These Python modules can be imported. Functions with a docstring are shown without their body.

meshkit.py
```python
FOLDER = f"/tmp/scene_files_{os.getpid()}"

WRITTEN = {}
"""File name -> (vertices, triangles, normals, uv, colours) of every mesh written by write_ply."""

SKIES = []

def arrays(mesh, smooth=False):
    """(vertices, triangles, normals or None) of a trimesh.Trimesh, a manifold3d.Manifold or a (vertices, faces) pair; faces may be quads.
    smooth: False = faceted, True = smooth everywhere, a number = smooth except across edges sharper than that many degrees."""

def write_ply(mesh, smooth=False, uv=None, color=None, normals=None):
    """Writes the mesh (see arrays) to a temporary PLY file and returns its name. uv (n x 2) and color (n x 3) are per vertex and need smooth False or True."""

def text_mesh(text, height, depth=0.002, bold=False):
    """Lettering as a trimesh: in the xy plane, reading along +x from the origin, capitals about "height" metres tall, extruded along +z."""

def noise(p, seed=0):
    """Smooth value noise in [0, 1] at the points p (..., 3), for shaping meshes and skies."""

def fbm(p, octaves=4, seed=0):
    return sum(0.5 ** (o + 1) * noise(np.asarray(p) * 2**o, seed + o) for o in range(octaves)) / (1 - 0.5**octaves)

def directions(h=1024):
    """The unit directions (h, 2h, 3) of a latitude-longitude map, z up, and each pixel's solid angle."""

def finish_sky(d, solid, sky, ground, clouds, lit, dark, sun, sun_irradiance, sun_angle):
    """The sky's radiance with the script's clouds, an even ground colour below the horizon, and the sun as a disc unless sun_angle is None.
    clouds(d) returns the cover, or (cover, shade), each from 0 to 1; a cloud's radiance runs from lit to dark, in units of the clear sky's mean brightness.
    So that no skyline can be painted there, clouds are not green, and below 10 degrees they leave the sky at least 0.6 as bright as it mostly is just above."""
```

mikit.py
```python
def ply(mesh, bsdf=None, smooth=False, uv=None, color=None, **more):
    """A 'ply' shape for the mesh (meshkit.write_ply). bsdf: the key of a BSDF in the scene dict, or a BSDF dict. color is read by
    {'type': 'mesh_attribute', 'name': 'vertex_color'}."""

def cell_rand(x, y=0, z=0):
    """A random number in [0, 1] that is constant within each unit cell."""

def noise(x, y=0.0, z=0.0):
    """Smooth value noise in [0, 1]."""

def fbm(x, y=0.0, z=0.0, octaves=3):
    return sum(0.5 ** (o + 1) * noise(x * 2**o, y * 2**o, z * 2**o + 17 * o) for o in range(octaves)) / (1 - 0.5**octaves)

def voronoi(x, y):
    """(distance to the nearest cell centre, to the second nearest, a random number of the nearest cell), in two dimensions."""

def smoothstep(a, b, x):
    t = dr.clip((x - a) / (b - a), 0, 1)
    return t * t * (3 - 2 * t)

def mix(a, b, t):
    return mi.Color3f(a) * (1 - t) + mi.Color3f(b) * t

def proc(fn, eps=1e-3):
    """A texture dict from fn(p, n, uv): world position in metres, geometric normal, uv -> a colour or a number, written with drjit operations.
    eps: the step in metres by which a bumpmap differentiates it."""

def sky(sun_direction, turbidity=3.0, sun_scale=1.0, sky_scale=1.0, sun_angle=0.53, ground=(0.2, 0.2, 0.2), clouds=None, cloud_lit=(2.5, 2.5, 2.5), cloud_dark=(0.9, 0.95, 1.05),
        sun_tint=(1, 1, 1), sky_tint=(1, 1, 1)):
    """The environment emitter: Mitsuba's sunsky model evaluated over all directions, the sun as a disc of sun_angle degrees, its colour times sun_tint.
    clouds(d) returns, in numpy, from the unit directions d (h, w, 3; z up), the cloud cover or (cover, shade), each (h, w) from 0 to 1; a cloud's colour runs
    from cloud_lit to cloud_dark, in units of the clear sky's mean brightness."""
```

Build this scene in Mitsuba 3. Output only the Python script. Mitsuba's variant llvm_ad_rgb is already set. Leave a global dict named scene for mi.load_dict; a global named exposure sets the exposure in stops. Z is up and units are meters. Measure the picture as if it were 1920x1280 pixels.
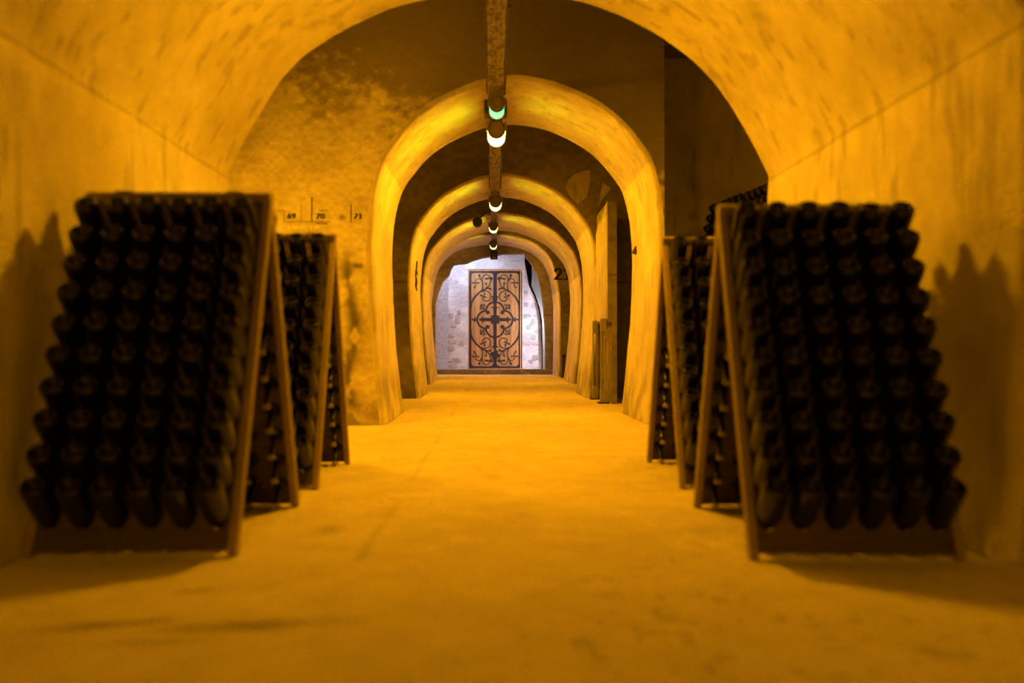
import math, random
import numpy as np, trimesh
import mitsuba as mi, drjit as dr
import mikit, meshkit
from mikit import proc, noise, fbm, voronoi, cell_rand, smoothstep, mix
from shapely.geometry import Polygon, LineString, Point, box as sbox
from shapely.ops import unary_union
from shapely import affinity

T = mi.ScalarTransform4f
rng = random.Random(7)
nrng = np.random.default_rng(7)
scene, labels = {}, {}

# ------------------------------------------------------------------ camera, exposure, lamps' colours
exposure = 0.0
CAM_Z = 0.68
scene['camera'] = {
    'type': 'thinlens', 'fov': 65.24, 'fov_axis': 'x', 'aperture_radius': 0.0115, 'focus_distance': 20.5,
    'to_world': T().look_at(origin=[0, 0, CAM_Z], target=[35 / 1500, 1.0, CAM_Z + 15 / 1500], up=[0, 0, 1]),
}
AMBER = (340.0, 140.0, 1.7)          # radiance of the amber lamps
WHITE_RIGHT = (150.0, 148.0, 188.0)     # white floodlights in the door chamber
WHITE_LEFT = (116.0, 138.0, 198.0)
# x, y, z, strength of each amber lamp along the tunnel
LAMPS = [(0.03, 3.95, 2.66, 0.90), (0.03, 7.9, 2.81, 1.0), (0.03, 11.5, 2.78, 1.0), (0.0, 16.1, 3.13, 1.0), (0.0, 19.9, 3.27, 1.0), (0.03, -2.6, 2.66, 1.5), (-2.42, 5.9, 2.62, 1.25), (2.35, 6.0, 2.62, 0.5)]  # rear and right gallery lamps are unseen, added as fill


# ------------------------------------------------------------------ helpers
def key_of(name):
    if name not in scene and name not in labels:
        return name
    k = 1
    while f'{name}_{k:03d}' in scene or f'{name}_{k:03d}' in labels:
        k += 1
    return f'{name}_{k:03d}'


def tag(key, label=None, cat=None, group=None, kind=None):
    d = {}
    if label: d['label'] = label
    if cat: d['category'] = cat
    if group: d['group'] = group
    if kind: d['kind'] = kind
    labels[key] = d
    return key


def put(name, mesh, bsdf, parent=None, smooth=False, to_world=None, uv=None, **more):
    k = key_of((parent + '__' if parent else '') + name)
    d = dict(mesh) if isinstance(mesh, dict) else mikit.ply(mesh, bsdf, smooth=smooth, uv=uv, **more)
    if to_world is not None:
        d['to_world'] = to_world
    scene[k] = d
    return k


def struct(name, mesh, bsdf, label, smooth=False):
    k = put(name, mesh, bsdf, smooth=smooth)
    tag(k, label, kind='structure')
    return k


def thing(name, label, cat, group=None):
    return tag(key_of(name), label, cat, group)


def bx(x0, x1, y0, y1, z0, z1):
    m = trimesh.creation.box(extents=(x1 - x0, y1 - y0, z1 - z0))
    m.apply_translation(((x0 + x1) / 2, (y0 + y1) / 2, (z0 + z1) / 2))
    return m


def bbox(x0, x1, y0, y1, z0, z1, c=0.003):
    """a box with chamfered edges"""
    import manifold3d as m3
    cx, cy, cz = (x0 + x1) / 2, (y0 + y1) / 2, (z0 + z1) / 2
    hx, hy, hz = (x1 - x0) / 2, (y1 - y0) / 2, (z1 - z0) / 2
    pts = []
    for sx in (-1, 1):
        for sy in (-1, 1):
            for sz in (-1, 1):
                pts += [(cx + sx * (hx - c), cy + sy * (hy - c), cz + sz * hz), (cx + sx * (hx - c), cy + sy * hy, cz + sz * (hz - c)), (cx + sx * hx, cy + sy * (hy - c), cz + sz * (hz - c))]
    return trimesh.Trimesh(np.array(pts)).convex_hull


def cyl(p0, p1, r, n=20):
    return trimesh.creation.cylinder(radius=r, segment=[p0, p1], sections=n)


def join(ms):
    return trimesh.util.concatenate(ms)


def grid_mesh(P, flip=False):
    """P: (n, m, 3) grid of points -> mesh"""
    n, m = P.shape[:2]
    i, j = np.meshgrid(np.arange(n - 1), np.arange(m - 1), indexing='ij')
    a = (i * m + j).ravel()
    q = np.stack([a, a + m, a + m + 1, a + 1], 1)
    f = np.vstack([q[:, [0, 1, 2]], q[:, [0, 2, 3]]])
    if flip:
        f = f[:, ::-1]
    return trimesh.Trimesh(P.reshape(-1, 3), f, process=False)


def poly_xz(poly, y, thick=None, front=True):
    """shapely polygon in (x, z) -> extruded slab from y to y+thick"""
    polys = [poly] if poly.geom_type == 'Polygon' else list(poly.geoms)
    out = []
    for p in polys:
        if p.area < 1e-7: continue
        m = trimesh.creation.extrude_polygon(p, thick)
        v = m.vertices.copy()
        m.vertices = np.stack([v[:, 0], y + thick - v[:, 2], v[:, 1]], 1)
        out.append(m)
    m = join(out)
    m.fix_normals()
    return m


def mat4(xa, ya, za, o):
    M = np.eye(4)
    M[:3, 0], M[:3, 1], M[:3, 2], M[:3, 3] = xa, ya, za, o
    return M


def rgb(*c):
    return {'type': 'rgb', 'value': list(c)}


def principled(base, rough=0.8, metallic=0.0, spec=0.3, **k):
    return {'type': 'twosided', 'b': {'type': 'principled', 'base_color': base, 'roughness': rough, 'metallic': metallic, 'specular': spec, **k}}


def bump(b, fn, scale, eps=2e-3):
    inner = b['b'] if b['type'] == 'twosided' else b
    return {'type': 'twosided', 'b': {'type': 'bumpmap', 'tex': proc(fn, eps), 'scale': scale, 'b': inner}}


# ------------------------------------------------------------------ materials
def sp(p, f, ox=0.0):
    return p.x * f + ox, p.y * f, p.z * f


def plaster_fn(p, n, uv):
    a = fbm(*sp(p, 1.3), octaves=4)
    b = fbm(p.x * 9, p.y * 9, p.z * 5 + 3.1, octaves=3)
    st = fbm(p.x * 14, p.y * 14, p.z * 2.2, octaves=3)               # vertical run-off streaks
    sc = smoothstep(0.74, 0.86, noise(p.x * 12 + 4, p.y * 12, p.z * 5)) * smoothstep(0.55, 0.75, noise(*sp(p, 1.1, 9.0)))
    c = mix((0.52, 0.45, 0.34), (0.74, 0.66, 0.52), smoothstep(0.25, 0.75, a))
    c = c * (0.82 + 0.36 * b)
    c = c * (1 - 0.22 * smoothstep(0.55, 0.75, st))
    return c * (1 - 0.22 * sc)


def near_fn(p, n, uv):
    c = plaster_fn(p, n, uv)
    # joint between the cast vault and the jamb
    j = dr.exp(-dr.square((p.z - 1.735) / 0.012)) * 0.25
    return c * (1 - j)


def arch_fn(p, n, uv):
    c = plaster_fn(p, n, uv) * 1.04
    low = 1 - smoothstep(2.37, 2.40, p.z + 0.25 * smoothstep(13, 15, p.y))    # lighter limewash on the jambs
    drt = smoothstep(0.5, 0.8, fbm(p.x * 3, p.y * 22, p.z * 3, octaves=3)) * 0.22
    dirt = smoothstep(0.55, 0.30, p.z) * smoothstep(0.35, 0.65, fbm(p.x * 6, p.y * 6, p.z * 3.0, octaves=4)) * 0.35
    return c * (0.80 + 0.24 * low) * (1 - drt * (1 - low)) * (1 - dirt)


def mould_shade(p):
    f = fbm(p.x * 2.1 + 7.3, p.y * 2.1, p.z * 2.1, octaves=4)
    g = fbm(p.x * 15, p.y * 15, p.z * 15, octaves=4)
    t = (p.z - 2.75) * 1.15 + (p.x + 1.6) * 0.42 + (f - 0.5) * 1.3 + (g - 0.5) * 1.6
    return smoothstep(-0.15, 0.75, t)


def face_fn(p, n, uv):
    """wall around the first arch: pale plaster, mouldy speckle plus painted shade, deeper to the right"""
    m = mould_shade(p)
    a = fbm(*sp(p, 2.5), octaves=4)
    c = mix((0.50, 0.43, 0.32), (0.70, 0.62, 0.48), smoothstep(0.25, 0.75, a)) * (0.8 + 0.4 * fbm(*sp(p, 24), octaves=2))
    c = mix(c, mix((0.24, 0.205, 0.155), (0.12, 0.10, 0.078), smoothstep(-1.1, 0.8, p.x)), 0.92 * m)  # darker tone to the right is shade painted into the mouldy colour
    # crumbled run of dirt beside the left leg, casting joints
    x0 = -1.27 + 0.10 * (noise(p.z * 2.3, 3.0, 0) - 0.5) - 0.0
    run = dr.exp(-dr.square((p.x - x0) / 0.06)) * smoothstep(1.75, 1.35, p.z) * smoothstep(0.30, 0.55, fbm(p.x * 8, 1.0, p.z * 5, octaves=4))
    c = c * (1 - 0.75 * run)
    hole = dr.exp(-dr.square((p.x + 1.22 + 0.05 * (noise(p.x * 30, 0, 0) - 0.5)) / 0.055) - dr.square((p.z - 1.435) / 0.028))
    spot = dr.exp(-dr.square((p.x + 1.365) / 0.035) - dr.square((p.z - 1.87) / 0.024))
    c = c * (1 - 0.75 * hole) * (1 - 0.65 * spot)
    foot = smoothstep(0.32, 0.05, p.z) * smoothstep(0.4, 0.6, fbm(p.x * 7, 2.0, p.z * 7, octaves=3))
    return c * (1 - 0.4 * foot)


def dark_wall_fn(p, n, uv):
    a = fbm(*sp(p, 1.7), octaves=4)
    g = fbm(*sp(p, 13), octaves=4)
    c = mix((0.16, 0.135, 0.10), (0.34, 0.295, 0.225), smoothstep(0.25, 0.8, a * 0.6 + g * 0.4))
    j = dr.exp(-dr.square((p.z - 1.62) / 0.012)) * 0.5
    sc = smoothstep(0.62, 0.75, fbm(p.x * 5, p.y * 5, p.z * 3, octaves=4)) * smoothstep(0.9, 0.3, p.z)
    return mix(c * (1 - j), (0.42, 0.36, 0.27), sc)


def floor_fn(p, n, uv):
    a = fbm(p.x * 1.1, p.y * 0.8, 0.0, octaves=4)
    b = fbm(p.x * 9, p.y * 9, 0.0, octaves=3)
    c = mix((0.56, 0.475, 0.35), (0.65, 0.565, 0.42), smoothstep(0.2, 0.8, a)) * (0.90 + 0.20 * b)
    w = (noise(p.x * 12, p.y * 12, 5.0) - 0.5)
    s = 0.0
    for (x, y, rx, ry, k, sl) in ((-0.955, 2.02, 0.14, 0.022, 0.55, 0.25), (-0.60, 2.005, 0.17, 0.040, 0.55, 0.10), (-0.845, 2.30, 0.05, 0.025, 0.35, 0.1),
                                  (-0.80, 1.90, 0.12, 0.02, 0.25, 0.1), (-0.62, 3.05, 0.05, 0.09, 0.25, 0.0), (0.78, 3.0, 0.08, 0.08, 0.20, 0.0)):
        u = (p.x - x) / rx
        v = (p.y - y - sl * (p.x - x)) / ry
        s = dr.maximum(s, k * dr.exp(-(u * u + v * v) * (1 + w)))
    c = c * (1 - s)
    sp_ = smoothstep(0.74, 0.84, noise(p.x * 26, p.y * 26, 2.0)) * smoothstep(0.55, 0.8, noise(p.x * 2.2, p.y * 2.2, 8.0))
    c = c * (1 - 0.16 * sp_)
    wheel = dr.exp(-dr.square((p.x + 0.42 + 0.02 * noise(0, p.y * 3, 0)) / 0.018)) * smoothstep(0.4, 0.7, noise(1.0, p.y * 2.5, 0))
    return c * (1 - 0.15 * wheel)


def white_wall_fn(p, n, uv):
    a = fbm(*sp(p, 2.2), octaves=4)
    g = fbm(*sp(p, 18), octaves=3)
    c = mix((0.56, 0.51, 0.50), (0.80, 0.76, 0.74), smoothstep(0.3, 0.7, a)) * (0.8 + 0.4 * g)
    return c


def stone_fn(p, n, uv):
    k = cell_rand(dr.floor(p.x * 5.0), dr.floor(p.z * 6.0), 3)
    g = fbm(*sp(p, 22), octaves=3)
    return mix((0.40, 0.355, 0.33), (0.60, 0.53, 0.50), k) * (0.7 + 0.6 * g)


def grey_stone_fn(p, n, uv):
    g = fbm(*sp(p, 20), octaves=3)
    return mix((0.33, 0.35, 0.31), (0.50, 0.51, 0.45), g) * (0.75 + 0.5 * noise(*sp(p, 70)))


def rough_grey_fn(p, n, uv):
    g = fbm(*sp(p, 30), octaves=3)
    return mix((0.26, 0.235, 0.235), (0.50, 0.46, 0.46), smoothstep(0.3, 0.7, g))


def rack_wood_fn(p, n, uv):
    g = fbm(p.x * 6, p.y * 40, p.z * 60, octaves=3)
    return mix((0.045, 0.030, 0.022), (0.12, 0.082, 0.055), g)


def rail_wood_fn(p, n, uv):
    g = fbm(p.x * 50, p.y * 30, p.z * 4, octaves=3)
    return mix((0.20, 0.145, 0.09), (0.36, 0.27, 0.18), g)


def door_wood_fn(p, n, uv):
    k = cell_rand(dr.floor((p.x + 3) / 0.131), 4, 2)
    g = fbm(p.x * 60, p.y * 10, p.z * 2.5 + k * 20, octaves=4)
    c = mix((0.42, 0.20, 0.062), (0.62, 0.33, 0.12), smoothstep(0.25, 0.75, g))
    return c * (0.86 + 0.26 * k)


def steel_fn(p, n, uv):
    g = fbm(p.x * 12, p.y * 12, p.z * 4, octaves=3)
    return mix((0.25, 0.235, 0.21), (0.34, 0.32, 0.285), g)


def tray_fn(p, n, uv):
    g = noise(p.x * 60, p.y * 22, 0)
    return mix((0.10, 0.088, 0.07), (0.27, 0.235, 0.18), smoothstep(0.3, 0.6, g))


def plaster_h(p, n, uv):
    return fbm(p.x * 14, p.y * 14, p.z * 7, octaves=4) + 0.4 * noise(*sp(p, 70))


def rough_h(p, n, uv):
    return fbm(*sp(p, 20), octaves=4)


def floor_h(p, n, uv):
    return fbm(p.x * 18, p.y * 18, 0.0, octaves=4)


scene['mat_near'] = bump(principled(proc(near_fn), 0.9, spec=0.15), plaster_h, 0.010)
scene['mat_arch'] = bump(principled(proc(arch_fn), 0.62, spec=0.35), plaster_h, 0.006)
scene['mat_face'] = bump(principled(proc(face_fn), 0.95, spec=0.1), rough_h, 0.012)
scene['mat_dark_wall'] = bump(principled(proc(dark_wall_fn), 0.95, spec=0.1), rough_h, 0.010)
scene['mat_floor'] = bump(principled(proc(floor_fn), 0.9, spec=0.15), floor_h, 0.004)
scene['mat_white_wall'] = bump(principled(proc(white_wall_fn), 0.95, spec=0.1), rough_h, 0.012)
scene['mat_lining'] = bump(principled(rgb(0.26, 0.27, 0.245), 0.95, spec=0.1), rough_h, 0.012)
scene['mat_stone'] = principled(proc(stone_fn), 0.9, spec=0.1)
scene['mat_grey_stone'] = principled(proc(grey_stone_fn), 0.9, spec=0.1)
scene['mat_rough_grey'] = bump(principled(proc(rough_grey_fn), 0.95, spec=0.1), rough_h, 0.03)
scene['mat_rack'] = principled(proc(rack_wood_fn), 0.6, spec=0.3)
scene['mat_rail'] = principled(proc(rail_wood_fn), 0.6, spec=0.3)
scene['mat_door'] = principled(proc(door_wood_fn), 0.5, spec=0.35)
scene['mat_iron'] = principled(rgb(0.030, 0.024, 0.028), 0.5, spec=0.4)
scene['mat_dark_backing'] = principled(rgb(0.05, 0.038, 0.028), 0.95, spec=0.05)  # near-black colour paints in the shade of the gaps around the door
scene['mat_steel'] = principled(proc(steel_fn), 0.5, spec=0.5)
scene['mat_tray'] = principled(proc(tray_fn), 0.6, spec=0.4)
scene['mat_housing'] = principled(rgb(0.20, 0.165, 0.11), 0.5, spec=0.4)
scene['mat_dark_metal'] = principled(rgb(0.045, 0.036, 0.026), 0.5, spec=0.4)
scene['mat_bottle'] = principled(rgb(0.0055, 0.0055, 0.0045), 0.09, spec=0.5)
scene['mat_cap'] = principled(rgb(0.45, 0.37, 0.22), 0.35, metallic=0.6)
scene['mat_paint'] = principled(rgb(0.035, 0.03, 0.024), 0.9, spec=0.1)
scene['mat_pale_paint'] = principled(rgb(0.80, 0.74, 0.60), 0.9, spec=0.1)
scene['mat_line'] = principled(rgb(0.19, 0.155, 0.11), 0.95, spec=0.1)

# ------------------------------------------------------------------ the setting
XL, XR, ZT = -5.0, 5.0, 4.0


def smooth_profile(pts, n=70):
    """half profile [(half width, z)] from floor to crown -> evenly spaced full polyline, left foot to right foot"""
    p = np.array(pts, float)
    from scipy.interpolate import PchipInterpolator
    t = np.r_[0, np.cumsum(np.hypot(*np.diff(p, axis=0).T))]
    s = np.linspace(0, t[-1], n)
    h, z = PchipInterpolator(t, p[:, 0])(s), PchipInterpolator(t, p[:, 1])(s)
    left = np.stack([-h, z], 1)
    right = np.stack([h, z], 1)[::-1][1:]
    return np.vstack([left, right])


def normals2(P):
    d = np.gradient(P, axis=0)
    d /= np.linalg.norm(d, axis=1, keepdims=True)
    nrm = np.stack([-d[:, 1], d[:, 0]], 1)       # outward (left side of travel: left foot -> crown -> right foot)
    return nrm


def tunnel(P, y0, y1, r, cx, seed, amp=0.006, ny=None, edge=0.0):
    """intrados strip with rounded edges; offsets outward by r at both faces"""
    N = normals2(P)
    N[0], N[-1] = (-1, 0), (1, 0)
    ph = np.linspace(0, np.pi / 2, 6)
    ny = ny or max(8, int((y1 - y0) / 0.06))
    ys = np.r_[y0 + r * (1 - np.sin(ph)), np.linspace(y0 + r, y1 - r, ny)[1:-1], (y1 - r + r * np.sin(ph))]
    off = np.r_[r * (1 - np.cos(ph)), np.zeros(ny - 2), r * (1 - np.cos(ph))]
    ys[:6], off[:6] = y0 + r * (1 - np.sin(ph)), r * (1 - np.cos(ph))
    # first ring: face (offset r), last ring: back face (offset r)
    ys[:6], off[:6] = ys[:6][::-1], off[:6][::-1]
    G = np.zeros((len(P), len(ys), 3))
    G[:, :, 0] = cx + P[:, 0:1] + N[:, 0:1] * off[None]
    G[:, :, 1] = ys[None]
    G[:, :, 2] = np.maximum(P[:, 1:2] + N[:, 1:2] * off[None], -0.02)
    q = G.reshape(-1, 3)
    f = (meshkit.fbm(q * 1.6 + seed) - 0.5) * 2 * amp * 1.6 + (meshkit.fbm(q * 7 + seed) - 0.5) * amp
    f = f.reshape(G.shape[:2])
    f[:, 0] *= 1 + edge
    G[:, :, 0] += N[:, 0:1] * f
    G[:, :, 2] += N[:, 1:2] * f * (P[:, 1:2] > 0.05)
    return grid_mesh(G, flip=False), G


def face_slab(ring, y, x0, x1, ztop):
    """flat face at depth y around an opening whose outline is ring (n,2)"""
    pts = [(x0, -0.05), (x0, ztop), (x1, ztop), (x1, -0.05)] + [(ring[-1][0], -0.05)] + [tuple(q) for q in ring[::-1]] + [(ring[0][0], -0.05)]
    p = Polygon(pts).buffer(0)
    if p.geom_type != 'Polygon':
        p = max(p.geoms, key=lambda g: g.area)
    v, f = trimesh.creation.triangulate_polygon(p)
    return trimesh.Trimesh(np.stack([v[:, 0], np.full(len(v), y), v[:, 1]], 1), f, process=False)


def arch_block(name, half, cx, y0, y1, r, mats, lab, seed, x1=XR, x1b=None, amp=0.006):
    P = smooth_profile(half)
    m, G = tunnel(P, y0, y1, r, cx, seed, amp)
    k = struct('wall_' + name, m, mats[0], lab[0], smooth=True)
    fr = face_slab(G[:, 0][:, [0, 2]], y0, XL, x1, ZT)
    bk = face_slab(G[:, -1][:, [0, 2]], y1, XL, x1b or x1, ZT)
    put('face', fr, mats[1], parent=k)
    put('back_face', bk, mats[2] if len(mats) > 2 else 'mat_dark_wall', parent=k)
    return k, G


# floor
gx, gy = np.linspace(-5, 5, 120), np.linspace(-4, 22, 300)
FX, FY = np.meshgrid(gx, gy, indexing='ij')
pts = np.stack([FX, FY, 0 * FX], -1)
hz = (meshkit.fbm(pts.reshape(-1, 3) * np.array([1.2, 1.2, 0]) + 3.3) - 0.5).reshape(FX.shape) * 0.012
pts[..., 2] = hz - 0.004
floor = struct('floor', grid_mesh(pts, flip=False), 'mat_floor', 'sandy dusty floor running down the middle of the cellar', smooth=True)

struct('ceiling', bx(XL, XR, -4, 25, ZT, ZT + 0.2), 'mat_dark_wall', 'dark ceiling of the cross galleries above the arches')
struct('wall_left', bx(XL - 0.2, XL, -4, 25, -0.05, ZT), 'mat_dark_wall', 'far left end wall of the cross galleries')
struct('wall_right', bx(XR, XR + 0.2, -4, 25, -0.05, ZT), 'mat_dark_wall', 'far right end wall of the cross galleries')
struct('wall_back', bx(XL, XR, -4.2, -4, -0.05, ZT), 'mat_dark_wall', 'cellar wall behind the viewer')

NEAR = [(1.585, 0), (1.63, 0.5), (1.662, 1.0), (1.675, 1.4), (1.676, 1.715), (1.690, 1.735), (1.665, 1.80), (1.53, 2.06), (1.29, 2.41), (0.985, 2.65), (0.70, 2.79), (0.45, 2.863), (0.2, 2.908), (0, 2.92)]
A_ = [(1.185, 0), (1.245, 0.54), (1.285, 1.0), (1.30, 1.3), (1.31, 1.62), (1.285, 2.03), (1.21, 2.36), (1.06, 2.60), (0.83, 2.835), (0.54, 3.00), (0.265, 3.095), (0, 3.13)]


def scaled(sw, sz):
    return [(h * sw, z * sz) for h, z in A_]


D_ = [(1.64, 0), (1.66, 1.0), (1.66, 1.80), (1.60, 2.35), (1.44, 2.90), (1.20, 3.20), (0.95, 3.36), (0.49, 3.49), (0.2, 3.525), (0, 3.53)]

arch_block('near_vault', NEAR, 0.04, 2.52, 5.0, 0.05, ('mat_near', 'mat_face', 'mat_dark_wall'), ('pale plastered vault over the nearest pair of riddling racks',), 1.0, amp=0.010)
kA, GA = arch_block('first_arch', A_, 0.21, 7.25, 8.75, 0.045, ('mat_arch', 'mat_face', 'mat_dark_wall'), ('plastered concrete arch, mouldy and with painted shade over its top and right side',), 5.0, x1=1.56, x1b=1.80)
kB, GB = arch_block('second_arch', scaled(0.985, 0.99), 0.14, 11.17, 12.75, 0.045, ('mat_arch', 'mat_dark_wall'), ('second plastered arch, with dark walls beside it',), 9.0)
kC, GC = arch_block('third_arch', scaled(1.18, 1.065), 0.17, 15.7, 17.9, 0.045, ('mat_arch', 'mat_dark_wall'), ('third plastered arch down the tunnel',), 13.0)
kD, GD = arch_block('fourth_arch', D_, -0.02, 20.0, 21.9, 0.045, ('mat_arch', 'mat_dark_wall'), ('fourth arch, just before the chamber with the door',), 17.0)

for poly in ([(1060, 352), (1064, 338), (1076, 326), (1092, 320), (1106, 317), (1107, 345), (1100, 368), (1084, 382), (1072, 370)], [(1122, 386), (1126, 362), (1131, 340), (1139, 346), (1147, 352), (1134, 368)]):
    pp = Polygon([((x - 925) * 11.17 / 1500, CAM_Z + (655 - y) * 11.17 / 1500) for x, y in poly])
    put('plaster_and_lit_patch', poly_xz(pp, 11.155, 0.03), 'mat_near', parent=kB)  # first patch is plaster; the second paints in a lit triangle

# right of the first arch: a side gallery that goes deeper
wedge = Polygon([(1.562, 7.25), (1.80, 8.75), (1.80, 9.05), (1.74, 9.05), (1.555, 7.26)])
m = trimesh.creation.extrude_polygon(wedge, ZT + 0.05); m.apply_translation((0, 0, -0.05))
struct('wall_right_pier', m, 'mat_dark_wall', 'outer side of the right leg of the first arch')
struct('wall_right_gallery', bx(1.74, XR, 9.05, 9.25, -0.05, ZT), 'mat_near', 'dark wall behind the raised racks on the right')
struct('trim_1', bbox(1.98, 3.6, 6.6, 9.05, -0.02, 0.96, 0.02), 'mat_dark_wall', 'raised concrete ledge in the right gallery')

# pier before the second arch
pier_up = Polygon([(10.08, 1.06), (10.85, 1.06), (11.17, 1.0), (11.17, 2.28), (10.80, 2.44), (10.62, 2.40), (10.08, 2.56)])
m = trimesh.creation.extrude_polygon(pier_up, 0.012)
m.vertices = np.stack([1.435 + m.vertices[:, 2], m.vertices[:, 0], m.vertices[:, 1]], 1); m.fix_normals()
struct('wall_pier', m, 'mat_arch', 'pale plaster facing above the two steel posts on the right')
struct('wall_pier_base', join([bx(1.447, 1.56, 10.06, 11.17, 1.03, 2.55), bx(1.50, 1.56, 10.06, 11.17, -0.02, 1.03)]), 'mat_dark_wall', 'pier painted dark as shade behind the two steel posts on the right')  # dark colour paints shade onto the pier front and niche

# chamber at the end
Y_RIM, Y_END = 21.9, 23.5


def at(px, py, y):
    return ((px - 925) * y / 1500, CAM_Z + (655 - py) * y / 1500)


rim_px = [(816, 693), (816, 571), (821, 550), (829, 529), (836, 521), (842, 515), (845, 504), (850, 496), (861, 494), (874, 493), (888, 487), (906, 482), (925, 479), (944, 475), (965, 475), (984, 474),
          (985, 480), (992, 487), (998, 496), (1003, 507), (1008, 515), (1014, 538), (1020, 581), (1023, 627), (1023, 693)]
op = [at(x, y, Y_RIM) for x, y in rim_px]
op[0], op[-1] = (op[0][0], 0.135), (op[-1][0], 0.135)
rim = sbox(-2.6, -0.1, 2.6, ZT).difference(Polygon(op))
struct('wall_rim', poly_xz(rim, Y_RIM + 0.005, 0.30), 'mat_dark_wall', 'rough dark rim of broken masonry framing the white door chamber')
struct('floor_chamber', bx(-2.6, 2.6, 22.2, 24.6, -0.1, 0.09), 'mat_white_wall', 'floor of the white door chamber')
DX0, DX1, DZ0, DZ1 = at(877.5, 0, Y_END)[0], at(979.0, 0, Y_END)[0], 0.09, at(0, 504.5, Y_END)[1]
end_px = [(780, 700), (780, 400), (984, 400), (984, 488), (984, 492), (992, 535), (1002, 556), (1010, 580), (1014, 605), (1015.5, 650), (1016, 700)]
endp = Polygon([at(x, y, Y_END) for x, y in end_px]).difference(sbox(DX0, -1, DX1, DZ1))
wall_end = struct('wall_end', poly_xz(endp, Y_END, 0.35), 'mat_white_wall', 'whitewashed rubble wall around the ornate door')
Y_SH = 23.25
sh_px = [(997.5, 480), (997.5, 520), (996.5, 535), (1004, 552), (1012, 576), (1016.2, 600), (1017.6, 650), (1018.3, 700), (1060, 700), (1060, 470)]
struct('wall_right_lining', poly_xz(Polygon([at(x, y, Y_SH) for x, y in sh_px]), Y_SH, 0.10), 'mat_lining', 'pale lining right of the dark gap beside the door')
struct('wall_end_gap', bx(0.2, 2.6, 24.3, 24.45, -0.1, ZT), 'mat_dark_backing', 'near-black backing painted as shade behind the gap right of the door')
lw = np.array([[(-1.60, 22.2), (-1.318, 23.5)]])
LWn = 40
t = np.linspace(0, 1, LWn); zz = np.linspace(0, ZT, 90)
X = np.repeat((-1.60 + 0.282 * t)[:, None], 90, 1); Y = np.repeat((22.2 + 1.3 * t)[:, None], 90, 1); Z = np.repeat(zz[None], LWn, 0)
Gp = np.stack([X, Y, Z], -1)
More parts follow.
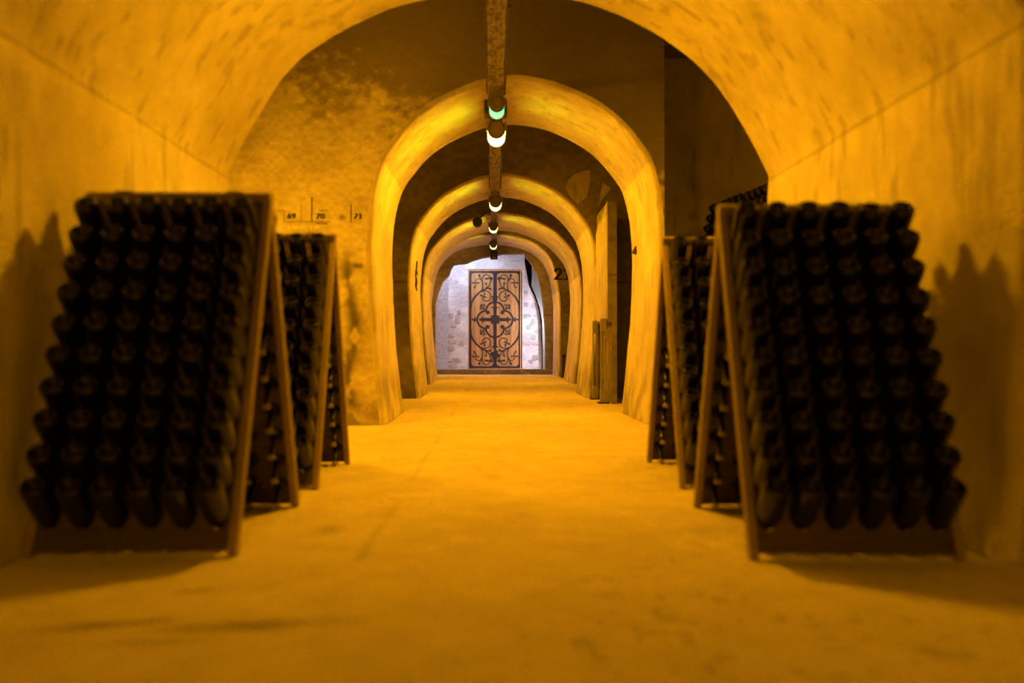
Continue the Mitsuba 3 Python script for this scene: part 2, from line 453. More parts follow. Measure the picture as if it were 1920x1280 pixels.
dn = (meshkit.fbm(Gp.reshape(-1, 3) * 9) - 0.5).reshape(X.shape) * 0.05
Gp[..., 0] += dn
struct('wall_chamber_left', grid_mesh(Gp), 'mat_rough_grey', 'rough grey left side wall of the door chamber', smooth=40)
struct('wall_chamber_right', bx(2.45, 2.6, 22.2, 24.6, 0, ZT), 'mat_white_wall', 'right side wall of the door chamber')
struct('wall_chamber_back', bx(-2.6, 0.2, 23.9, 24.2, -0.1, ZT), 'mat_dark_backing', 'solid ground behind the door wall')

# lintel of two cracked blocks, and rubble stones standing proud of the whitewash
lin = Polygon([at(x, y, Y_END) for x, y in ((874.5, 493), (876, 491.5), (900, 490.5), (984, 489), (985.5, 504), (876, 504.8), (874, 501))])
crk = LineString([at(x, y, Y_END) for x, y in ((919, 480), (920.5, 489), (919.5, 495), (922.5, 499), (922, 506))]).buffer(0.011)
for g in lin.difference(crk).geoms:
    put('lintel_block', poly_xz(g.buffer(-0.004), Y_END - 0.018, 0.03), 'mat_white_wall', parent=wall_end)


def stone(cx, cz, w, h, seed, y=Y_END, lift=0.02):
    r = np.random.default_rng(seed)
    a = np.linspace(0, 2 * np.pi, 11)[:-1] + r.uniform(-0.15, 0.15, 10)
    rad = 1 + r.uniform(-0.17, 0.17, 10)
    ring = np.stack([np.sign(np.cos(a)) * np.abs(np.cos(a)) ** 0.75 * rad * w / 2, np.sign(np.sin(a)) * np.abs(np.sin(a)) ** 0.75 * rad * h / 2], 1)
    v, f = [], []
    for sc, yy in ((1.06, 0.03), (1.0, -lift * 0.5), (0.82, -lift)):
        for q in ring:
            v.append((cx + q[0] * sc, y + yy + r.uniform(-1, 1) * 0.002, cz + q[1] * sc))
    v.append((cx, y - lift * 1.1, cz))
    for l in range(2):
        for i in range(10):
            j = (i + 1) % 10
            f += [(l * 10 + i, l * 10 + j, l * 10 + 10 + j), (l * 10 + i, l * 10 + 10 + j, l * 10 + 10 + i)]
    for i in range(10):
        f.append((20 + i, 20 + (i + 1) % 10, 30))
    m = trimesh.Trimesh(np.array(v), np.array(f), process=False); m.fix_normals()
    return m


stones_px = [  # cx, cy, w, h, grey?
    (846.5, 629, 14, 9, 0), (848, 641, 15, 10, 0), (846.5, 653, 14, 11, 0), (845, 674.5, 13, 10, 0), (858.5, 676, 13, 11, 0), (849, 687, 19, 8, 0),
    (846, 592, 9, 10, 0), (858.5, 598, 9, 18, 0), (862, 585, 8, 9, 0), (851, 610, 10, 9, 0), (856, 527, 8, 6, 0), (866, 643, 10, 10, 0),
    (986, 548, 9, 8, 1), (986, 571, 9, 9, 1), (1000, 573, 8, 10, 1), (1006, 569, 4, 5, 1), (993.5, 592, 5, 6, 1), (1003, 592, 8, 6, 1), (985.5, 593, 8, 7, 1), (1004, 602, 16, 11, 1),
    (997, 607, 8, 7, 1), (1008, 620.5, 12, 9, 1), (1000, 632, 10, 11, 1), (1013, 632, 4, 6, 1), (988, 643, 17, 10, 0), (1004, 643, 13, 9, 0), (1004, 670, 15, 11, 0), (991, 614, 9, 8, 1), (995, 678, 9, 7, 0)]
for i, (x, y, w, h, g) in enumerate(stones_px):
    cx, cz = at(x, y, Y_END)
    put('stone', stone(cx, cz, w * Y_END / 1500, h * Y_END / 1500, i), 'mat_grey_stone' if g else 'mat_stone', parent=wall_end, smooth=35)

# ------------------------------------------------------------------ the ornate double door
U = (DX1 - DX0) / 1235.0          # metres per drawing unit
DC = (DX0 + DX1) / 2
VZ = (DZ1 - DZ0) / 2295.0
YD = Y_END + 0.05


def dz(v):
    return DZ1 - (v - 55) * VZ


def curve(pts, w0, w1=None, n=60):
    p = np.array(pts, float)
    from scipy.interpolate import CubicSpline
    t = np.r_[0, np.cumsum(np.hypot(*np.diff(p, axis=0).T))]
    s = np.linspace(0, t[-1], n)
    q = CubicSpline(t, p)(s)
    w1 = w0 if w1 is None else w1
    if w0 == w1:
        return LineString(q).buffer(w0 / 2, quad_segs=3)
    return unary_union([LineString(q[i:i + 2]).buffer((w0 + (w1 - w0) * i / n) / 2, quad_segs=3) for i in range(n - 1)])


def leaf(cx, cy, l, w, ang):
    return affinity.rotate(affinity.scale(Point(cx, cy).buffer(1, quad_segs=4), l / 2, w / 2), ang)


def trefoil(cx, cy, r):
    return unary_union([Point(cx + r * 0.75 * math.cos(a), cy + r * 0.75 * math.sin(a)).buffer(r * 0.62, quad_segs=4) for a in (0.3, 1.87, 3.44, 5.01)])


quad = [
    curve([(82, 960), (92, 860), (125, 770), (200, 665), (290, 578), (380, 522), (450, 496)], 44, 24), curve([(440, 500), (500, 487), (540, 500)], 22, 30), leaf(540, 505, 60, 30, 50), leaf(520, 490, 66, 26, -5),
    curve([(320, 568), (400, 548), (480, 568), (535, 630), (543, 700), (500, 765), (435, 785), (380, 760), (357, 705), (372, 660)], 15), leaf(325, 650, 62, 34, 12), leaf(402, 618, 34, 56, 12), leaf(412, 690, 62, 28, 8), curve([(340, 655), (372, 670), (400, 630)], 12),
    curve([(322, 560), (350, 490), (357, 410), (342, 340), (318, 280), (290, 215)], 22, 14), leaf(282, 195, 50, 58, 10), leaf(270, 185, 30, 30, 0),
    curve([(345, 345), (312, 285), (262, 268), (215, 290), (196, 345), (206, 410), (178, 455)], 14), leaf(170, 465, 48, 34, -50), leaf(138, 362, 58, 30, 0), leaf(250, 362, 58, 30, 0), curve([(140, 362), (200, 368), (250, 362)], 10),
    curve([(346, 330), (352, 260), (395, 190), (460, 180), (505, 225), (500, 262), (470, 272)], 15), leaf(446, 268, 90, 38, -6),
    curve([(430, 500), (495, 435), (535, 360), (548, 275)], 16), trefoil(550, 265, 30),
    curve([(432, 490), (440, 430), (425, 385)], 18, 12), leaf(432, 378, 62, 28, 25),
    # cusp leaves of the quatrefoil
    curve([(432, 1000), (460, 1028)], 16), trefoil(472, 1040, 34),
    curve([(405, 975), (360, 930), (322, 885)], 13), curve([(400, 970), (385, 915), (372, 868)], 11), curve([(395, 965), (350, 955), (312, 925)], 11), Point(320, 880).buffer(24), Point(372, 865).buffer(16), Point(308, 928).buffer(16), Point(308, 968).buffer(14), Point(412, 875).buffer(15),
    leaf(150, 1205, 60, 26, 0), Point(178, 1172).buffer(17), leaf(196, 1190, 26, 40, -30), Point(122, 1200).buffer(16),
]
quad = unary_union(quad)
half = unary_union([quad, affinity.scale(quad, 1, -1, origin=(640, 1205))])
qf_o = unary_union([Point(640 + dx, 1205 + dy).buffer(223) for dx, dy in ((200, 0), (-200, 0), (0, 200), (0, -200))])
qf_i = unary_union([Point(640 + dx, 1205 + dy).buffer(186) for dx, dy in ((200, 0), (-200, 0), (0, 200), (0, -200))])
border = sbox(62, 95, 1218, 2312).difference(unary_union([sbox(97 + 75, 135 + 75, 602 - 75, 2275 - 75).buffer(75), sbox(678 + 75, 135 + 75, 1183 - 75, 2275 - 75).buffer(75)]))
border = border.difference(sbox(560, 860, 720, 1960))


def fin(cx, cy, ang):     # arrow-like finial of the cross, pointing up before rotation
    g = unary_union([Polygon([(0, -62), (30, -34), (18, -20), (44, 4), (100, 8), (46, 30), (26, 58), (0, 66), (-26, 58), (-46, 30), (-100, 8), (-44, 4), (-18, -20), (-30, -34)]), Point(0, -40).buffer(26)])
    return affinity.translate(affinity.rotate(g, ang, origin=(0, 0)), cx, cy)


cross = unary_union([sbox(605, 930, 676, 1830), sbox(400, 1170, 880, 1240), sbox(552, 1140, 733, 1270), sbox(590, 1112, 690, 1298), sbox(552, 1112, 590, 1150), sbox(690, 1112, 733, 1150), sbox(552, 1260, 590, 1298), sbox(690, 1260, 733, 1298),
                     fin(640, 912, 0), fin(340, 1205, -90), fin(940, 1205, 90), fin(640, 1845, 180)])
knobs = unary_union([Polygon([(560, 690), (600, 655), (680, 655), (720, 690), (680, 725), (600, 725)]), Polygon([(575, 745), (610, 720), (670, 720), (705, 745), (670, 775), (610, 775)]), sbox(605, 700, 676, 800),
                     trefoil(640, 2010, 80), Polygon([(560, 2050), (720, 2050), (690, 2100), (590, 2100)]), Polygon([(640, 1950), (670, 2000), (610, 2000)]), sbox(605, 2050, 676, 2300)])
iron = unary_union([border, half, affinity.scale(half, -1, 1, origin=(640, 1205)), qf_o.difference(qf_i), cross, knobs])

door = tag('door_1', 'tall double door of orange-brown boards covered in black scrolled ironwork', kind='structure')
put('frame', join([bx(DX0, DX1, Y_END + 0.02, Y_END + 0.10, dz(92), dz(55)), bx(DX0, DX0 + 28 * U, Y_END + 0.02, Y_END + 0.10, DZ0, dz(92)), bx(DX1 - 46 * U, DX1 - 20 * U, Y_END + 0.02, Y_END + 0.10, DZ0, dz(92)), bx(DX0, DX1, Y_END + 0.02, Y_END + 0.1, DZ0, dz(2325))]), 'mat_door', parent=door)
put('shadow_gap', bx(DX0, DX1, Y_END + 0.12, Y_END + 0.2, DZ0, DZ1), 'mat_dark_backing', parent=door)
for s, (a, b) in enumerate(((60, 638), (642, 1220))):
    lf = put('leaf', bx(DC + (a - 640) * U, DC + (b - 640) * U, YD + 0.012, YD + 0.05, dz(2330), dz(88)), 'mat_door', parent=door)
    n = 5
    for i in range(n):
        u0, u1 = a + (b - a) * i / n, a + (b - a) * (i + 1) / n
        put('plank', bbox(DC + (u0 - 640 + 2) * U, DC + (u1 - 640 - 2) * U, YD, YD + 0.02, dz(2328), dz(90), 0.003), 'mat_door', parent=lf)
    clip = iron.intersection(sbox(0, 0, 638.5, 3000) if s == 0 else sbox(641.5, 0, 1400, 3000))
    g = affinity.affine_transform(clip, [U, 0, 0, -VZ, DC - 640 * U, DZ1 + 55 * VZ])
    put('ironwork', poly_xz(g.simplify(0.0006), YD - 0.014, 0.014), 'mat_iron', parent=door)
for v in (400, 1205, 2010):
    for u in (42, 1232):
        put('hinge_pin', cyl((DC + (u - 640) * U, YD - 0.012, dz(v - 32)), (DC + (u - 640) * U, YD - 0.012, dz(v + 32)), 0.016, 8), 'mat_iron', parent=door)

# trim: sill in front of the chamber
struct('trim_2', bbox(-2.6, 2.6, 21.86, 22.25, -0.02, 0.135, 0.02), 'mat_dark_wall', 'dark step up into the door chamber')


# ------------------------------------------------------------------ ceiling lamps and cable tray
def half_shell(r, a0, a1, y0, y1, n=16, closed=True):
    a = np.linspace(a0, a1, n)
    P = np.zeros((n, 2, 3))
    P[:, :, 0], P[:, :, 2] = (r * np.sin(a))[:, None], (-r * np.cos(a))[:, None]
    P[:, 0, 1], P[:, 1, 1] = y0, y1
    return P


ORD = ['nearest the camera, above the first pair of racks', 'hanging behind the green lamp in the first arch', 'hanging in the second arch', 'hanging in the third arch', 'hanging farthest away, in the fourth arch', 'added unseen behind the viewer as fill', 'in the left gallery behind the near vault', 'added unseen in the right gallery to light its recess']
R, HL = 0.086, 0.15


def lamp(x, y, z, lab, radiance, r=R, hl=HL, tray_z=None, group=None, cat='ceiling lamp', name='ceiling_lamp'):
    t = thing(name, lab, cat, group)
    mv = T().translate([x, y, z])
    P = half_shell(r, math.radians(-96), math.radians(96), -hl, hl)
    m = grid_mesh(P)
    # make sure that normals point outward (down)
    if (m.face_normals[len(m.faces) // 4, 2]) > 0: m.invert()
    d = mikit.ply(m, {'type': 'diffuse', 'reflectance': rgb(0.6, 0.6, 0.6)}, smooth=True)
    d['emitter'] = {'type': 'area', 'radiance': rgb(*radiance)}
    put('diffuser', d, None, parent=t, to_world=mv)
    # opaque upper half, end discs, bracket
    Q = half_shell(r + 0.003, math.radians(94), math.radians(266), -hl - 0.01, hl + 0.01)
    Q2 = half_shell(r - 0.006, math.radians(94), math.radians(266), -hl - 0.01, hl + 0.01)
    put('housing', join([grid_mesh(Q), grid_mesh(Q2), cyl((0, -hl, 0), (0, hl, 0), r * 0.80, 24)]), 'mat_housing', parent=t, smooth=40, to_world=mv)
    for s in (-1, 1):
        cap = join([cyl((0, s * hl - 0.015 * s, 0.008), (0, s * (hl + 0.022), 0.008), r * 0.78, 28)])
        ring = trimesh.creation.annulus(r_min=r * 0.66, r_max=r * 0.80, height=0.012, sections=28)
        ring.apply_transform(trimesh.transformations.rotation_matrix(math.pi / 2, (1, 0, 0))); ring.apply_translation((0, s * (hl + 0.026), 0.008))
        put('end_cap', join([cap, ring]), 'mat_housing', parent=t, smooth=40, to_world=mv)
    br = [bbox(-r * 1.12, r * 1.12, -0.03, 0.03, r * 0.80, r * 1.02, 0.004)]
    top = (tray_z - z) if tray_z else 0.2
    for s in (-1, 1):
        br.append(bx(s * 0.05 - 0.012, s * 0.05 + 0.012, -0.02, 0.02, r, top))
        br.append(bbox(s * r * 1.0 - 0.014, s * r * 1.0 + 0.014, -hl - 0.012, -hl + 0.02, -0.01, r * 0.95, 0.003))
    put('bracket', join(br), 'mat_housing', parent=t, to_world=mv)
    return t


tray_pts = [(-3.0, 2.84), (5.0, 2.845), (7.2, 2.96), (11.8, 2.93), (15.0, 3.24), (20.2, 3.40), (21.95, 3.36)]


def tz(y):
    return float(np.interp(y, [p[0] for p in tray_pts], [p[1] for p in tray_pts]))


for (x, y, z, s), o in zip(LAMPS, ORD):
    lamp(x, y, z, 'round-ended amber cellar lamp ' + o, [c * s for c in AMBER], tray_z=tz(y) if abs(x) < 1 else 4.0, group='amber lamps along the tunnel')
lamp(0.03, 7.05, 2.81, 'green glowing emergency lamp hanging just in front of the first arch', (0.015, 1.3, 0.48), r=0.066, hl=0.10, tray_z=tz(7.05), cat='emergency lamp', name='emergency_lamp')

tray = thing('cable_tray', 'long perforated cable tray running along the crown of the tunnel above the lamps', 'cable tray')
TW = 0.060
for i in range(len(tray_pts) - 1):
    (ya, za), (yb, zb) = tray_pts[i], tray_pts[i + 1]
    ang = math.atan2(zb - za, yb - ya); L = math.hypot(zb - za, yb - ya)
    # ladder of cross slots: a base with punched slots
    base = sbox(-TW, 0, TW, L)
    slots = []
    yy = 0.06
    while yy < L - 0.06:
        for xs in (-0.034, 0.0, 0.034):
            slots.append(sbox(xs - 0.007, yy, xs + 0.007, yy + 0.03))
        yy += 0.085
    m = trimesh.creation.extrude_polygon(base.difference(unary_union(slots)), 0.004)
    Mx = mat4((1, 0, 0), (0, math.cos(ang), math.sin(ang)), (0, -math.sin(ang), math.cos(ang)), (0.02, ya, za))
    put('base', m, 'mat_tray', parent=tray, to_world=T(Mx))
    put('side_rail', join([bx(-TW - 0.004, -TW, 0, L, 0, 0.05), bx(TW, TW + 0.004, 0, L, 0, 0.05)]), 'mat_tray', parent=tray, to_world=T(Mx))
for (y0, y1) in ((5.05, 7.15), (9.2, 11.2)):
    put('cable', join([cyl((0.02 - 0.076, y0, tz(y0) + 0.01), (0.02 - 0.076, y1, tz(y1) + 0.01), 0.007, 8), cyl((0.02 + 0.078, y0, tz(y0) + 0.01), (0.02 + 0.078, y1, tz(y1) + 0.01), 0.012, 8)]), 'mat_dark_metal', parent=tray, smooth=True)
put('hanger', join([bx(-0.075, 0.115, 21.80, 21.84, 3.14, 3.37), bx(-0.03, 0.07, 21.5, 21.86, 3.16, 3.28)]), 'mat_dark_metal', parent=tray)
jb = thing('junction_box', 'dark junction box under the cable tray, above the green emergency lamp', 'junction box')
put('body', bbox(-0.085, 0.125, 7.17, 7.35, 2.80, 2.93, 0.01), 'mat_dark_metal', parent=jb)
put('cover', bbox(-0.06, 0.10, 7.155, 7.17, 2.81, 2.92, 0.004), 'mat_dark_metal', parent=jb)
jb2 = thing('junction_box', 'small round junction box beside the cable tray, past the second arch', 'junction box')
put('body', cyl((-0.28, 14.0, 2.92), (-0.28, 14.15, 2.92), 0.085, 20), 'mat_dark_metal', parent=jb2, smooth=40)
put('conduit', cyl((-0.28, 14.0, 2.96), (-0.05, 14.0, 3.12), 0.014, 8), 'mat_dark_metal', parent=jb2, smooth=40)


# floodlights of the door chamber, mounted behind the rim
def flood(loc, aim, w, h, radiance, lab):
    t = thing('floodlight', lab, 'floodlight')
    z = np.array(aim, float) - np.array(loc, float); z /= np.linalg.norm(z)
    x = np.cross((0, 0, 1.0), z); x /= np.linalg.norm(x); y = np.cross(z, x)
    M = T(mat4(x, y, z, loc))
    put('case', join([bbox(-w / 2 - .02, w / 2 + .02, -h / 2 - .02, h / 2 + .02, -0.07, -0.004, 0.006)]), 'mat_dark_metal', parent=t, to_world=M)
    d = mikit.ply(trimesh.Trimesh([(-w / 2, -h / 2, 0), (w / 2, -h / 2, 0), (w / 2, h / 2, 0), (-w / 2, h / 2, 0)], [(0, 1, 2), (0, 2, 3)]), {'type': 'diffuse', 'reflectance': rgb(.5, .5, .5)})
    d['emitter'] = {'type': 'area', 'radiance': rgb(*radiance)}
    put('lens', d, None, parent=t, to_world=M)


flood((1.80, 22.38, 1.45), (1.15, 23.5, 1.3), 0.22, 0.30, WHITE_RIGHT, 'white floodlight behind the right of the dark rim, lighting the door wall')
flood((-0.75, 22.36, 3.55), (-0.55, 23.5, 1.3), 0.40, 0.16, WHITE_LEFT, 'white floodlight behind the top of the dark rim, lighting the door wall')

# ------------------------------------------------------------------ riddling racks and bottles
# bottle: local z runs from the cap (0) to the base (0.30)
prof = [(0.0, 0.004), (0.0145, 0.004), (0.0150, 0.010), (0.0163, 0.012), (0.0163, 0.022), (0.0140, 0.026), (0.0142, 0.05), (0.0152, 0.075), (0.0178, 0.088), (0.0235, 0.102), (0.0310, 0.116), (0.0375, 0.130), (0.0412, 0.145), (0.0430, 0.164),
        (0.0430, 0.276), (0.0427, 0.2815), (0.0418, 0.2868), (0.0402, 0.2915), (0.0380, 0.2953), (0.0352, 0.2981), (0.0322, 0.2997), (0.0296, 0.2996), (0.0272, 0.2975), (0.0250, 0.2920), (0.0215, 0.284), (0.0130, 0.274), (0.0, 0.270)]
bm = trimesh.creation.revolve(np.array(prof), sections=32)
bm.fix_normals()
BODY = mikit.ply(bm, 'mat_bottle', smooth=50)
capm = trimesh.creation.revolve(np.array([(0, 0), (0.0135, 0), (0.0150, 0.0015), (0.0162, 0.008), (0.0162, 0.0095), (0, 0.0095)]), sections=16)
capm.fix_normals()
CAP = mikit.ply(capm, 'mat_cap', smooth=40)
HOLE_AT, TH = 0.122, 0.024
PITCH_X = 0.111
ROWS = ['bottom', 'ninth', 'eighth', 'seventh', 'sixth', 'fifth', 'fourth', 'third', 'second', 'top']
COLS = ['first', 'second', 'third', 'fourth', 'fifth', 'sixth']
plank_cache = {}


def plank_ply(w, s0, s1, holes):
    key = (round(w, 4), round(s0, 4), round(s1, 4), holes)
    if key not in plank_cache:
        p = sbox(-w / 2, s0 + 0.0012, w / 2, s1 - 0.0012)
        if holes:
            p = p.difference(unary_union([affinity.scale(Point((c - 2.5) * PITCH_X, 0).buffer(1, quad_segs=3), 0.0325, 0.0335) for c in range(6)]))
        m = trimesh.creation.extrude_polygon(p, TH)
        m.apply_translation((0, 0, -TH))
        plank_cache[key] = mikit.ply(m, 'mat_rack')
    return plank_cache[key]


bottles_rest = []
COUNT = [0]


def bottle(M, lab, group):
    t = thing('wine_bottle', lab, 'bottle', group)
    put('body', BODY, None, parent=t, to_world=T(M))
    put('cap', CAP, None, parent=t, to_world=T(M))
    COUNT[0] += 1


def rack(lab, short, x, y, z, yaw, W, sf, sb, h, tilt=50.5, front_cols=range(6), front_rows=range(10), back_cols=(), rest=True, flip_cols=False, z0=0.115, dz_=0.1045, name='riddling_rack', back=True, group='riddling racks'):
    """A-frame: local origin under the apex, front foot at y=-sf, back foot at y=+sb"""
    t = thing(name, lab, 'riddling rack', group)
    Rz = np.eye(4); c, s_ = math.cos(math.radians(yaw)), math.sin(math.radians(yaw))
    Rz[:2, :2] = [[c, -s_], [s_, c]]; Rz[:3, 3] = (x, y, z)
    for side in ((-1, 1) if back else (-1,)):
        s = sf if side < 0 else sb
        L = math.hypot(s, h)
        k = L / h
        sd = np.array((0, -side * s / L, h / L))                 # up the slope
        nd = np.array((0, side * h / L, s / L))                  # outward
        xd = np.cross(sd, nd)
        M = Rz @ mat4(xd, sd, nd, (0, side * s, 0.004))
        fr = join([bbox(-W / 2, -W / 2 + 0.028, 0.0, L, -0.036, 0.004, 0.002), bbox(W / 2 - 0.028, W / 2, 0.0, L, -0.036, 0.004, 0.002), bbox(-W / 2 + 0.028, W / 2 - 0.028, L - 0.030, L, -0.034, 0.002, 0.002)])
        pn = put('panel', fr, 'mat_rail', parent=t, to_world=T(M))
        pw = W - 0.057
        pz = dz_ * k
        s0 = z0 * k
        for r in range(10):
            a = -pz / 2 if r else -(s0 - 0.016)
            put('plank', plank_ply(pw, a, pz / 2, True), None, parent=pn, to_world=T(M @ mat4((1, 0, 0), (0, 1, 0), (0, 0, 1), (0, s0 + r * pz, 0))))
        put('plank', plank_ply(pw, -(L - 0.03 - (s0 + 9.5 * pz)) / 2, (L - 0.03 - (s0 + 9.5 * pz)) / 2, False), None, parent=pn, to_world=T(M @ mat4((1, 0, 0), (0, 1, 0), (0, 0, 1), (0, (L - 0.03 + s0 + 9.5 * pz) / 2, 0))))
        for r in range(10):
            for cidx in range(6):
                tl = math.radians(tilt + rng.uniform(-0.8, 0.8))
                ax = np.array((rng.uniform(-0.008, 0.008), side * math.cos(tl), math.sin(tl)))
                ax /= np.linalg.norm(ax)
                X_ = np.cross((0, 0, 1.0), ax); X_ /= np.linalg.norm(X_)
                ph = rng.uniform(0, 6.28)
                Y_ = np.cross(ax, X_)
                X2 = X_ * math.cos(ph) + Y_ * math.sin(ph); Y2 = np.cross(ax, X2)
                # column index counted from the left of the picture
                lx = (cidx - 2.5) * PITCH_X
                hole = np.array((0, side * s, 0.004)) + sd * (s0 + r * pz) + np.array((lx, 0, 0)) - nd * TH / 2
                Mb = Rz @ mat4(X2, Y2, ax, hole - ax * (HOLE_AT + rng.uniform(-0.004, 0.004)))
                cols, rows = (front_cols, front_rows) if side < 0 else (back_cols, range(10))
                if cidx in cols and r in rows:
                    if side < 0:
                        n = 5 - cidx if flip_cols else cidx
                        bottle(Mb, f'dark bottle, {COLS[n]} from left in the {ROWS[r]} row of the {short}', f'bottles in the {short}')
                    else:
                        n = 'nearest the aisle' if True else ''
                        bottle(Mb, f'dark bottle behind the {short}, {ROWS[r]} row, {"second from" if cidx == 1 else "nearest"} the aisle', f'bottles on the far side of the {short}')
                elif rest:
                    bottles_rest.append(Mb)
    for sx in (-1, 1):
        put('hinge', join([bbox(sx * W * 0.3 - 0.03, sx * W * 0.3 + 0.03, -0.022, 0.022, h - 0.002, h + 0.004, 0.001), cyl((sx * W * 0.3 - 0.03, 0, h + 0.001), (sx * W * 0.3 + 0.03, 0, h + 0.001), 0.004, 8)]), 'mat_dark_metal', parent=t, to_world=T(Rz))
    return t


rack('wooden A-frame riddling rack full of dark bottles, nearest on the left of the aisle', 'front left rack', -1.19, 3.07, 0, 0, 0.69, 0.42, 0.45, 1.275, back_cols=(5,), z0=0.112, dz_=0.1075)
rack('wooden A-frame riddling rack full of dark bottles, nearest on the right of the aisle', 'front right rack', 1.195, 2.99, 0, -2.5, 0.69, 0.43, 0.47, 1.225, back_cols=(0,))
rack('wooden A-frame riddling rack half hidden behind the front left rack', 'rear left rack', -1.20, 4.36, 0, 0, 0.69, 0.44, 0.45, 1.305, front_cols=(3, 4, 5), back_cols=(), z0=0.107, dz_=0.1145)
rack('wooden A-frame riddling rack half hidden behind the front right rack', 'rear right rack', 1.27, 4.36, 0, -1, 0.69, 0.46, 0.50, 1.295, front_cols=(0, 1, 2), back_cols=(0, 1), z0=0.107, dz_=0.1135)
LEDGE = ['farther raised rack', 'nearer raised rack']
for i in range(2):
    rack(f'dark riddling rack standing on the ledge behind the right-hand racks, {("farther", "nearer")[i]} of the two', LEDGE[i], 2.43 + 0.136 * i, 7.89 - 0.687 * i, 0.96, -78.7, 0.69, 0.34, 0.36, 1.22,
         front_rows=range(4, 10), back_cols=(), rest=True, back=True, group='raised racks in the right gallery')
# remaining bottles (hidden or past the limit): one uncounted stuff object
tag('stored_bottle', 'further dark bottles on the hidden sides and far ends of the riddling racks', 'bottle', kind='stuff')
scene['bottle_shape'] = {'type': 'shapegroup', 'body': dict(BODY), 'cap': dict(CAP)}
for i, M in enumerate(bottles_rest):
    scene[f'stored_bottle__{i + 1:03d}'] = {'type': 'instance', 'g': {'type': 'ref', 'id': 'bottle_shape'}, 'to_world': T(M)}

# ------------------------------------------------------------------ steel posts on the right, before the second arch
for i, (y, lab) in enumerate(((10.98, 'grey steel guard post against the right jamb of the second arch'), (10.16, 'grey steel guard post on the right, the nearer of the two by the plaster pier'))):
    p = thing('steel_post', lab, 'post', 'steel guard posts')
    x = 1.40
    put('head', bbox(x - 0.035, x + 0.04, y - 0.05, y + 0.05, 0.90, 1.075, 0.006), 'mat_steel', parent=p)
    put('bar', bbox(x - 0.034, x - 0.020, y - 0.03, y + 0.03, 0.16, 0.90, 0.003), 'mat_steel', parent=p)
    put('bar', bbox(x + 0.016, x + 0.036, y - 0.03, y + 0.03, 0.16, 0.90, 0.003), 'mat_steel', parent=p)
    put('foot', bbox(x - 0.04, x + 0.04, y - 0.05, y + 0.05, 0.0, 0.17, 0.006), 'mat_steel', parent=p)
    put('base_plate', bbox(x - 0.07, x + 0.07, y - 0.08, y + 0.08, -0.004, 0.014, 0.003), 'mat_dark_metal', parent=p)

# small dark rack seen past the third arch
sr = thing('bottle_crate', 'small dark slatted crate on the floor past the third arch, low on the right', 'crate')
for i in range(4):
    put('slat', bbox(1.66, 2.30, 19.12, 19.15, 0.03 + i * 0.12, 0.13 + i * 0.12, 0.004), 'mat_rack', parent=sr)
put('side', bbox(1.64, 1.67, 19.12, 19.6, 0.0, 0.56, 0.004), 'mat_rack', parent=sr)
put('side', bbox(2.29, 2.32, 19.12, 19.6, 0.0, 0.56, 0.004), 'mat_rack', parent=sr)
put('back', bbox(1.66, 2.30, 19.57, 19.6, 0.0, 0.56, 0.004), 'mat_rack', parent=sr)

# ------------------------------------------------------------------ writing and marks on the walls
YA = 7.25


def text(name, s, px, py, h_px, y, bsdf, lab, sx=1.0, depth=0.003, lift=0.004, group=None):
    x, z = at(px, py, y)
    hh = h_px * y / 1500
    m = meshkit.text_mesh(s, hh)
    v = np.array(m.vertices if hasattr(m, 'vertices') else m[0])
    f = np.array(m.faces if hasattr(m, 'faces') else m[1])
    w = hh * 0.07                                                     # heavier strokes, as brushed through a stencil
    f = np.vstack([f + len(v) * i for i in range(3)])
    v = np.vstack([v + np.array((i * w, 0, 0.0002 * i)) for i in (-1, 0, 1)])
    v = v - (v.min(0) + v.max(0)) / 2
    return x, z, v, f


def put_text(name, s, px, py, h_px, y, bsdf, lab, sx=1.0):
    x, z, v, f = text(name, s, px, py, h_px, y, bsdf, lab)
    fl = v[:, 2] / max(1e-6, np.ptp(v[:, 2])) * 0.004 if np.ptp(v[:, 2]) > 0 else v[:, 2]
    vv = np.stack([x + v[:, 0] * sx, y - 0.003 - fl, z + v[:, 1]], 1)
    m = trimesh.Trimesh(vv, f, process=False)
    k = put(name, m, bsdf)
    tag(k, lab, 'number' if s.isdigit() else 'lettering')
    return k


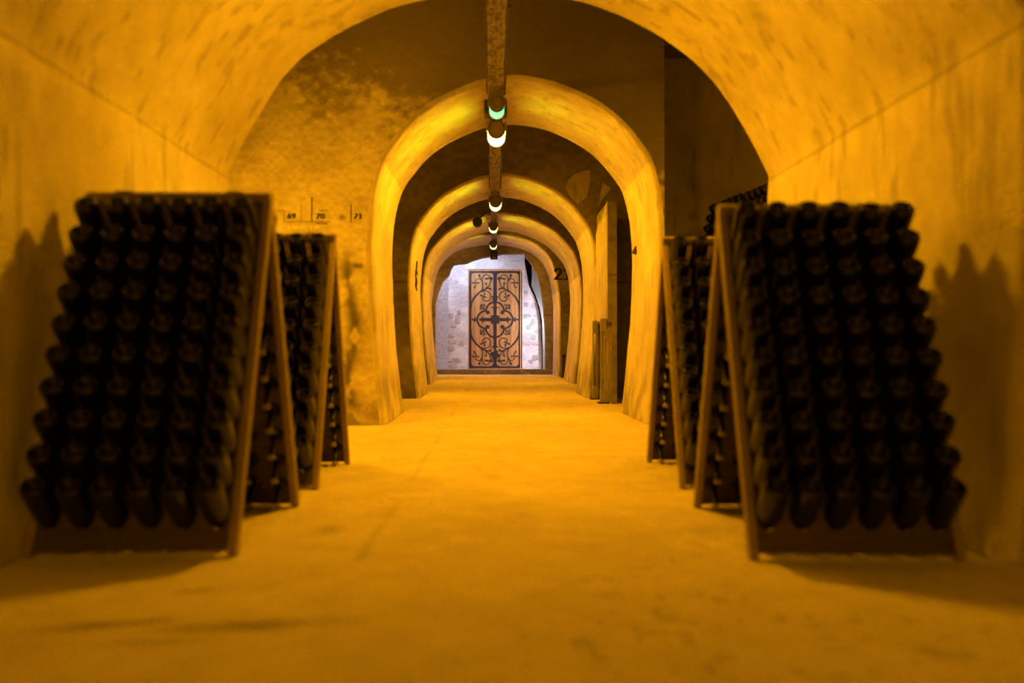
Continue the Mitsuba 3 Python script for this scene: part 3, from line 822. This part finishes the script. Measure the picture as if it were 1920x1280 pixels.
put_text('wall_number', '69', 548.5, 406, 9.5, YA, 'mat_paint', 'stencilled number 69 on the plaster left of the first arch', 1.05)
put_text('wall_number', '70', 602, 406, 9.5, YA, 'mat_paint', 'stencilled number 70 on the plaster, right of number 69', 1.05)
put_text('wall_number', '71', 672, 406, 9.5, YA, 'mat_paint', 'faint number 71 on the plaster, nearest the first arch', 1.05)
put_text('wall_number', '21', 1055.5, 513, 22, 20.0, 'mat_paint', 'large number 21 on the dark wall between the third and fourth arch', 0.9)
put_text('wall_lettering', 'CONSTA', 566, 428, 8.5, YA, 'mat_pale_paint', 'faint pale lettering CONSTA under the numbers on the left wall', 1.5)
ln = thing('ruled_frame', 'thin ruled grid lines around the numbers on the left wall', 'drawn lines')
for (x0, y0, x1, y1, w) in ((586, 372, 586, 417, 0.012), (512, 396.5, 537, 396.5, 0.006), (600, 395.5, 617, 395.5, 0.006), (535, 398, 535, 416, 0.005), (540, 416.5, 620, 416.5, 0.006), (659, 385, 659, 415, 0.012), (566, 385, 566, 416, 0.004), (595, 420, 615, 420, 0.010)):
    (a, za), (b, zb) = at(x0, y0, YA), at(x1, y1, YA)
    put('line', bx(min(a, b) - w / 2, max(a, b) + w / 2, YA - 0.003, YA + 0.002, min(za, zb) - w / 2, max(za, zb) + w / 2), 'mat_line', parent=ln)

# arrow on the right leg of the first arch, painted marks on the left leg of the second
def jamb_x(G, y, z, right=True):
    q = G.reshape(-1, 3)
    side = q[q[:, 0] > 0.1] if right else q[q[:, 0] < 0.1]
    d = (side[:, 1] - y) ** 2 + (side[:, 2] - z) ** 2
    return side[np.argsort(d)[:4], 0].mean()


zc = CAM_Z + (655 - 471) * 8.55 / 1500
tri = [(8.68, zc), (8.42, zc + 0.045), (8.42, zc - 0.045)]
v = [(jamb_x(GA, a, b) - 0.010, a, b) for a, b in tri] + [(jamb_x(GA, a, b) + 0.02, a, b) for a, b in tri]
m = trimesh.Trimesh(np.array(v)).convex_hull
tag(put('wall_arrow', m, 'mat_paint'), 'small dark painted arrow on the right leg of the first arch', 'arrow')
mk = thing('stencil_mark', 'column of dark stencilled marks running down the left leg of the second arch', 'stencil marks')
for (py0, py1, ya, yb, sl) in ((491, 504, 11.75, 11.85, 0.0), (504, 508, 11.75, 12.0, -0.05), (508, 517, 11.72, 11.80, 0.0), (516, 520, 11.75, 12.0, -0.06), (522, 527, 11.78, 12.0, -0.05), (530, 537, 11.76, 11.9, -0.03), (537, 540, 11.8, 12.02, -0.03)):
    yc = 11.85
    z1, z0 = CAM_Z + (655 - py0) * yc / 1500, CAM_Z + (655 - py1) * yc / 1500
    q = [(ya, z0), (ya, z1), (yb, z1 + sl), (yb, z0 + sl)]
    v = [(jamb_x(GB, a, b, False) + e, a, b) for a, b in q for e in (0.009, -0.02)]
    put('mark', trimesh.Trimesh(np.array(v)).convex_hull, 'mat_paint', parent=mk)
print('individual bottles', COUNT[0], 'rest', len(bottles_rest))
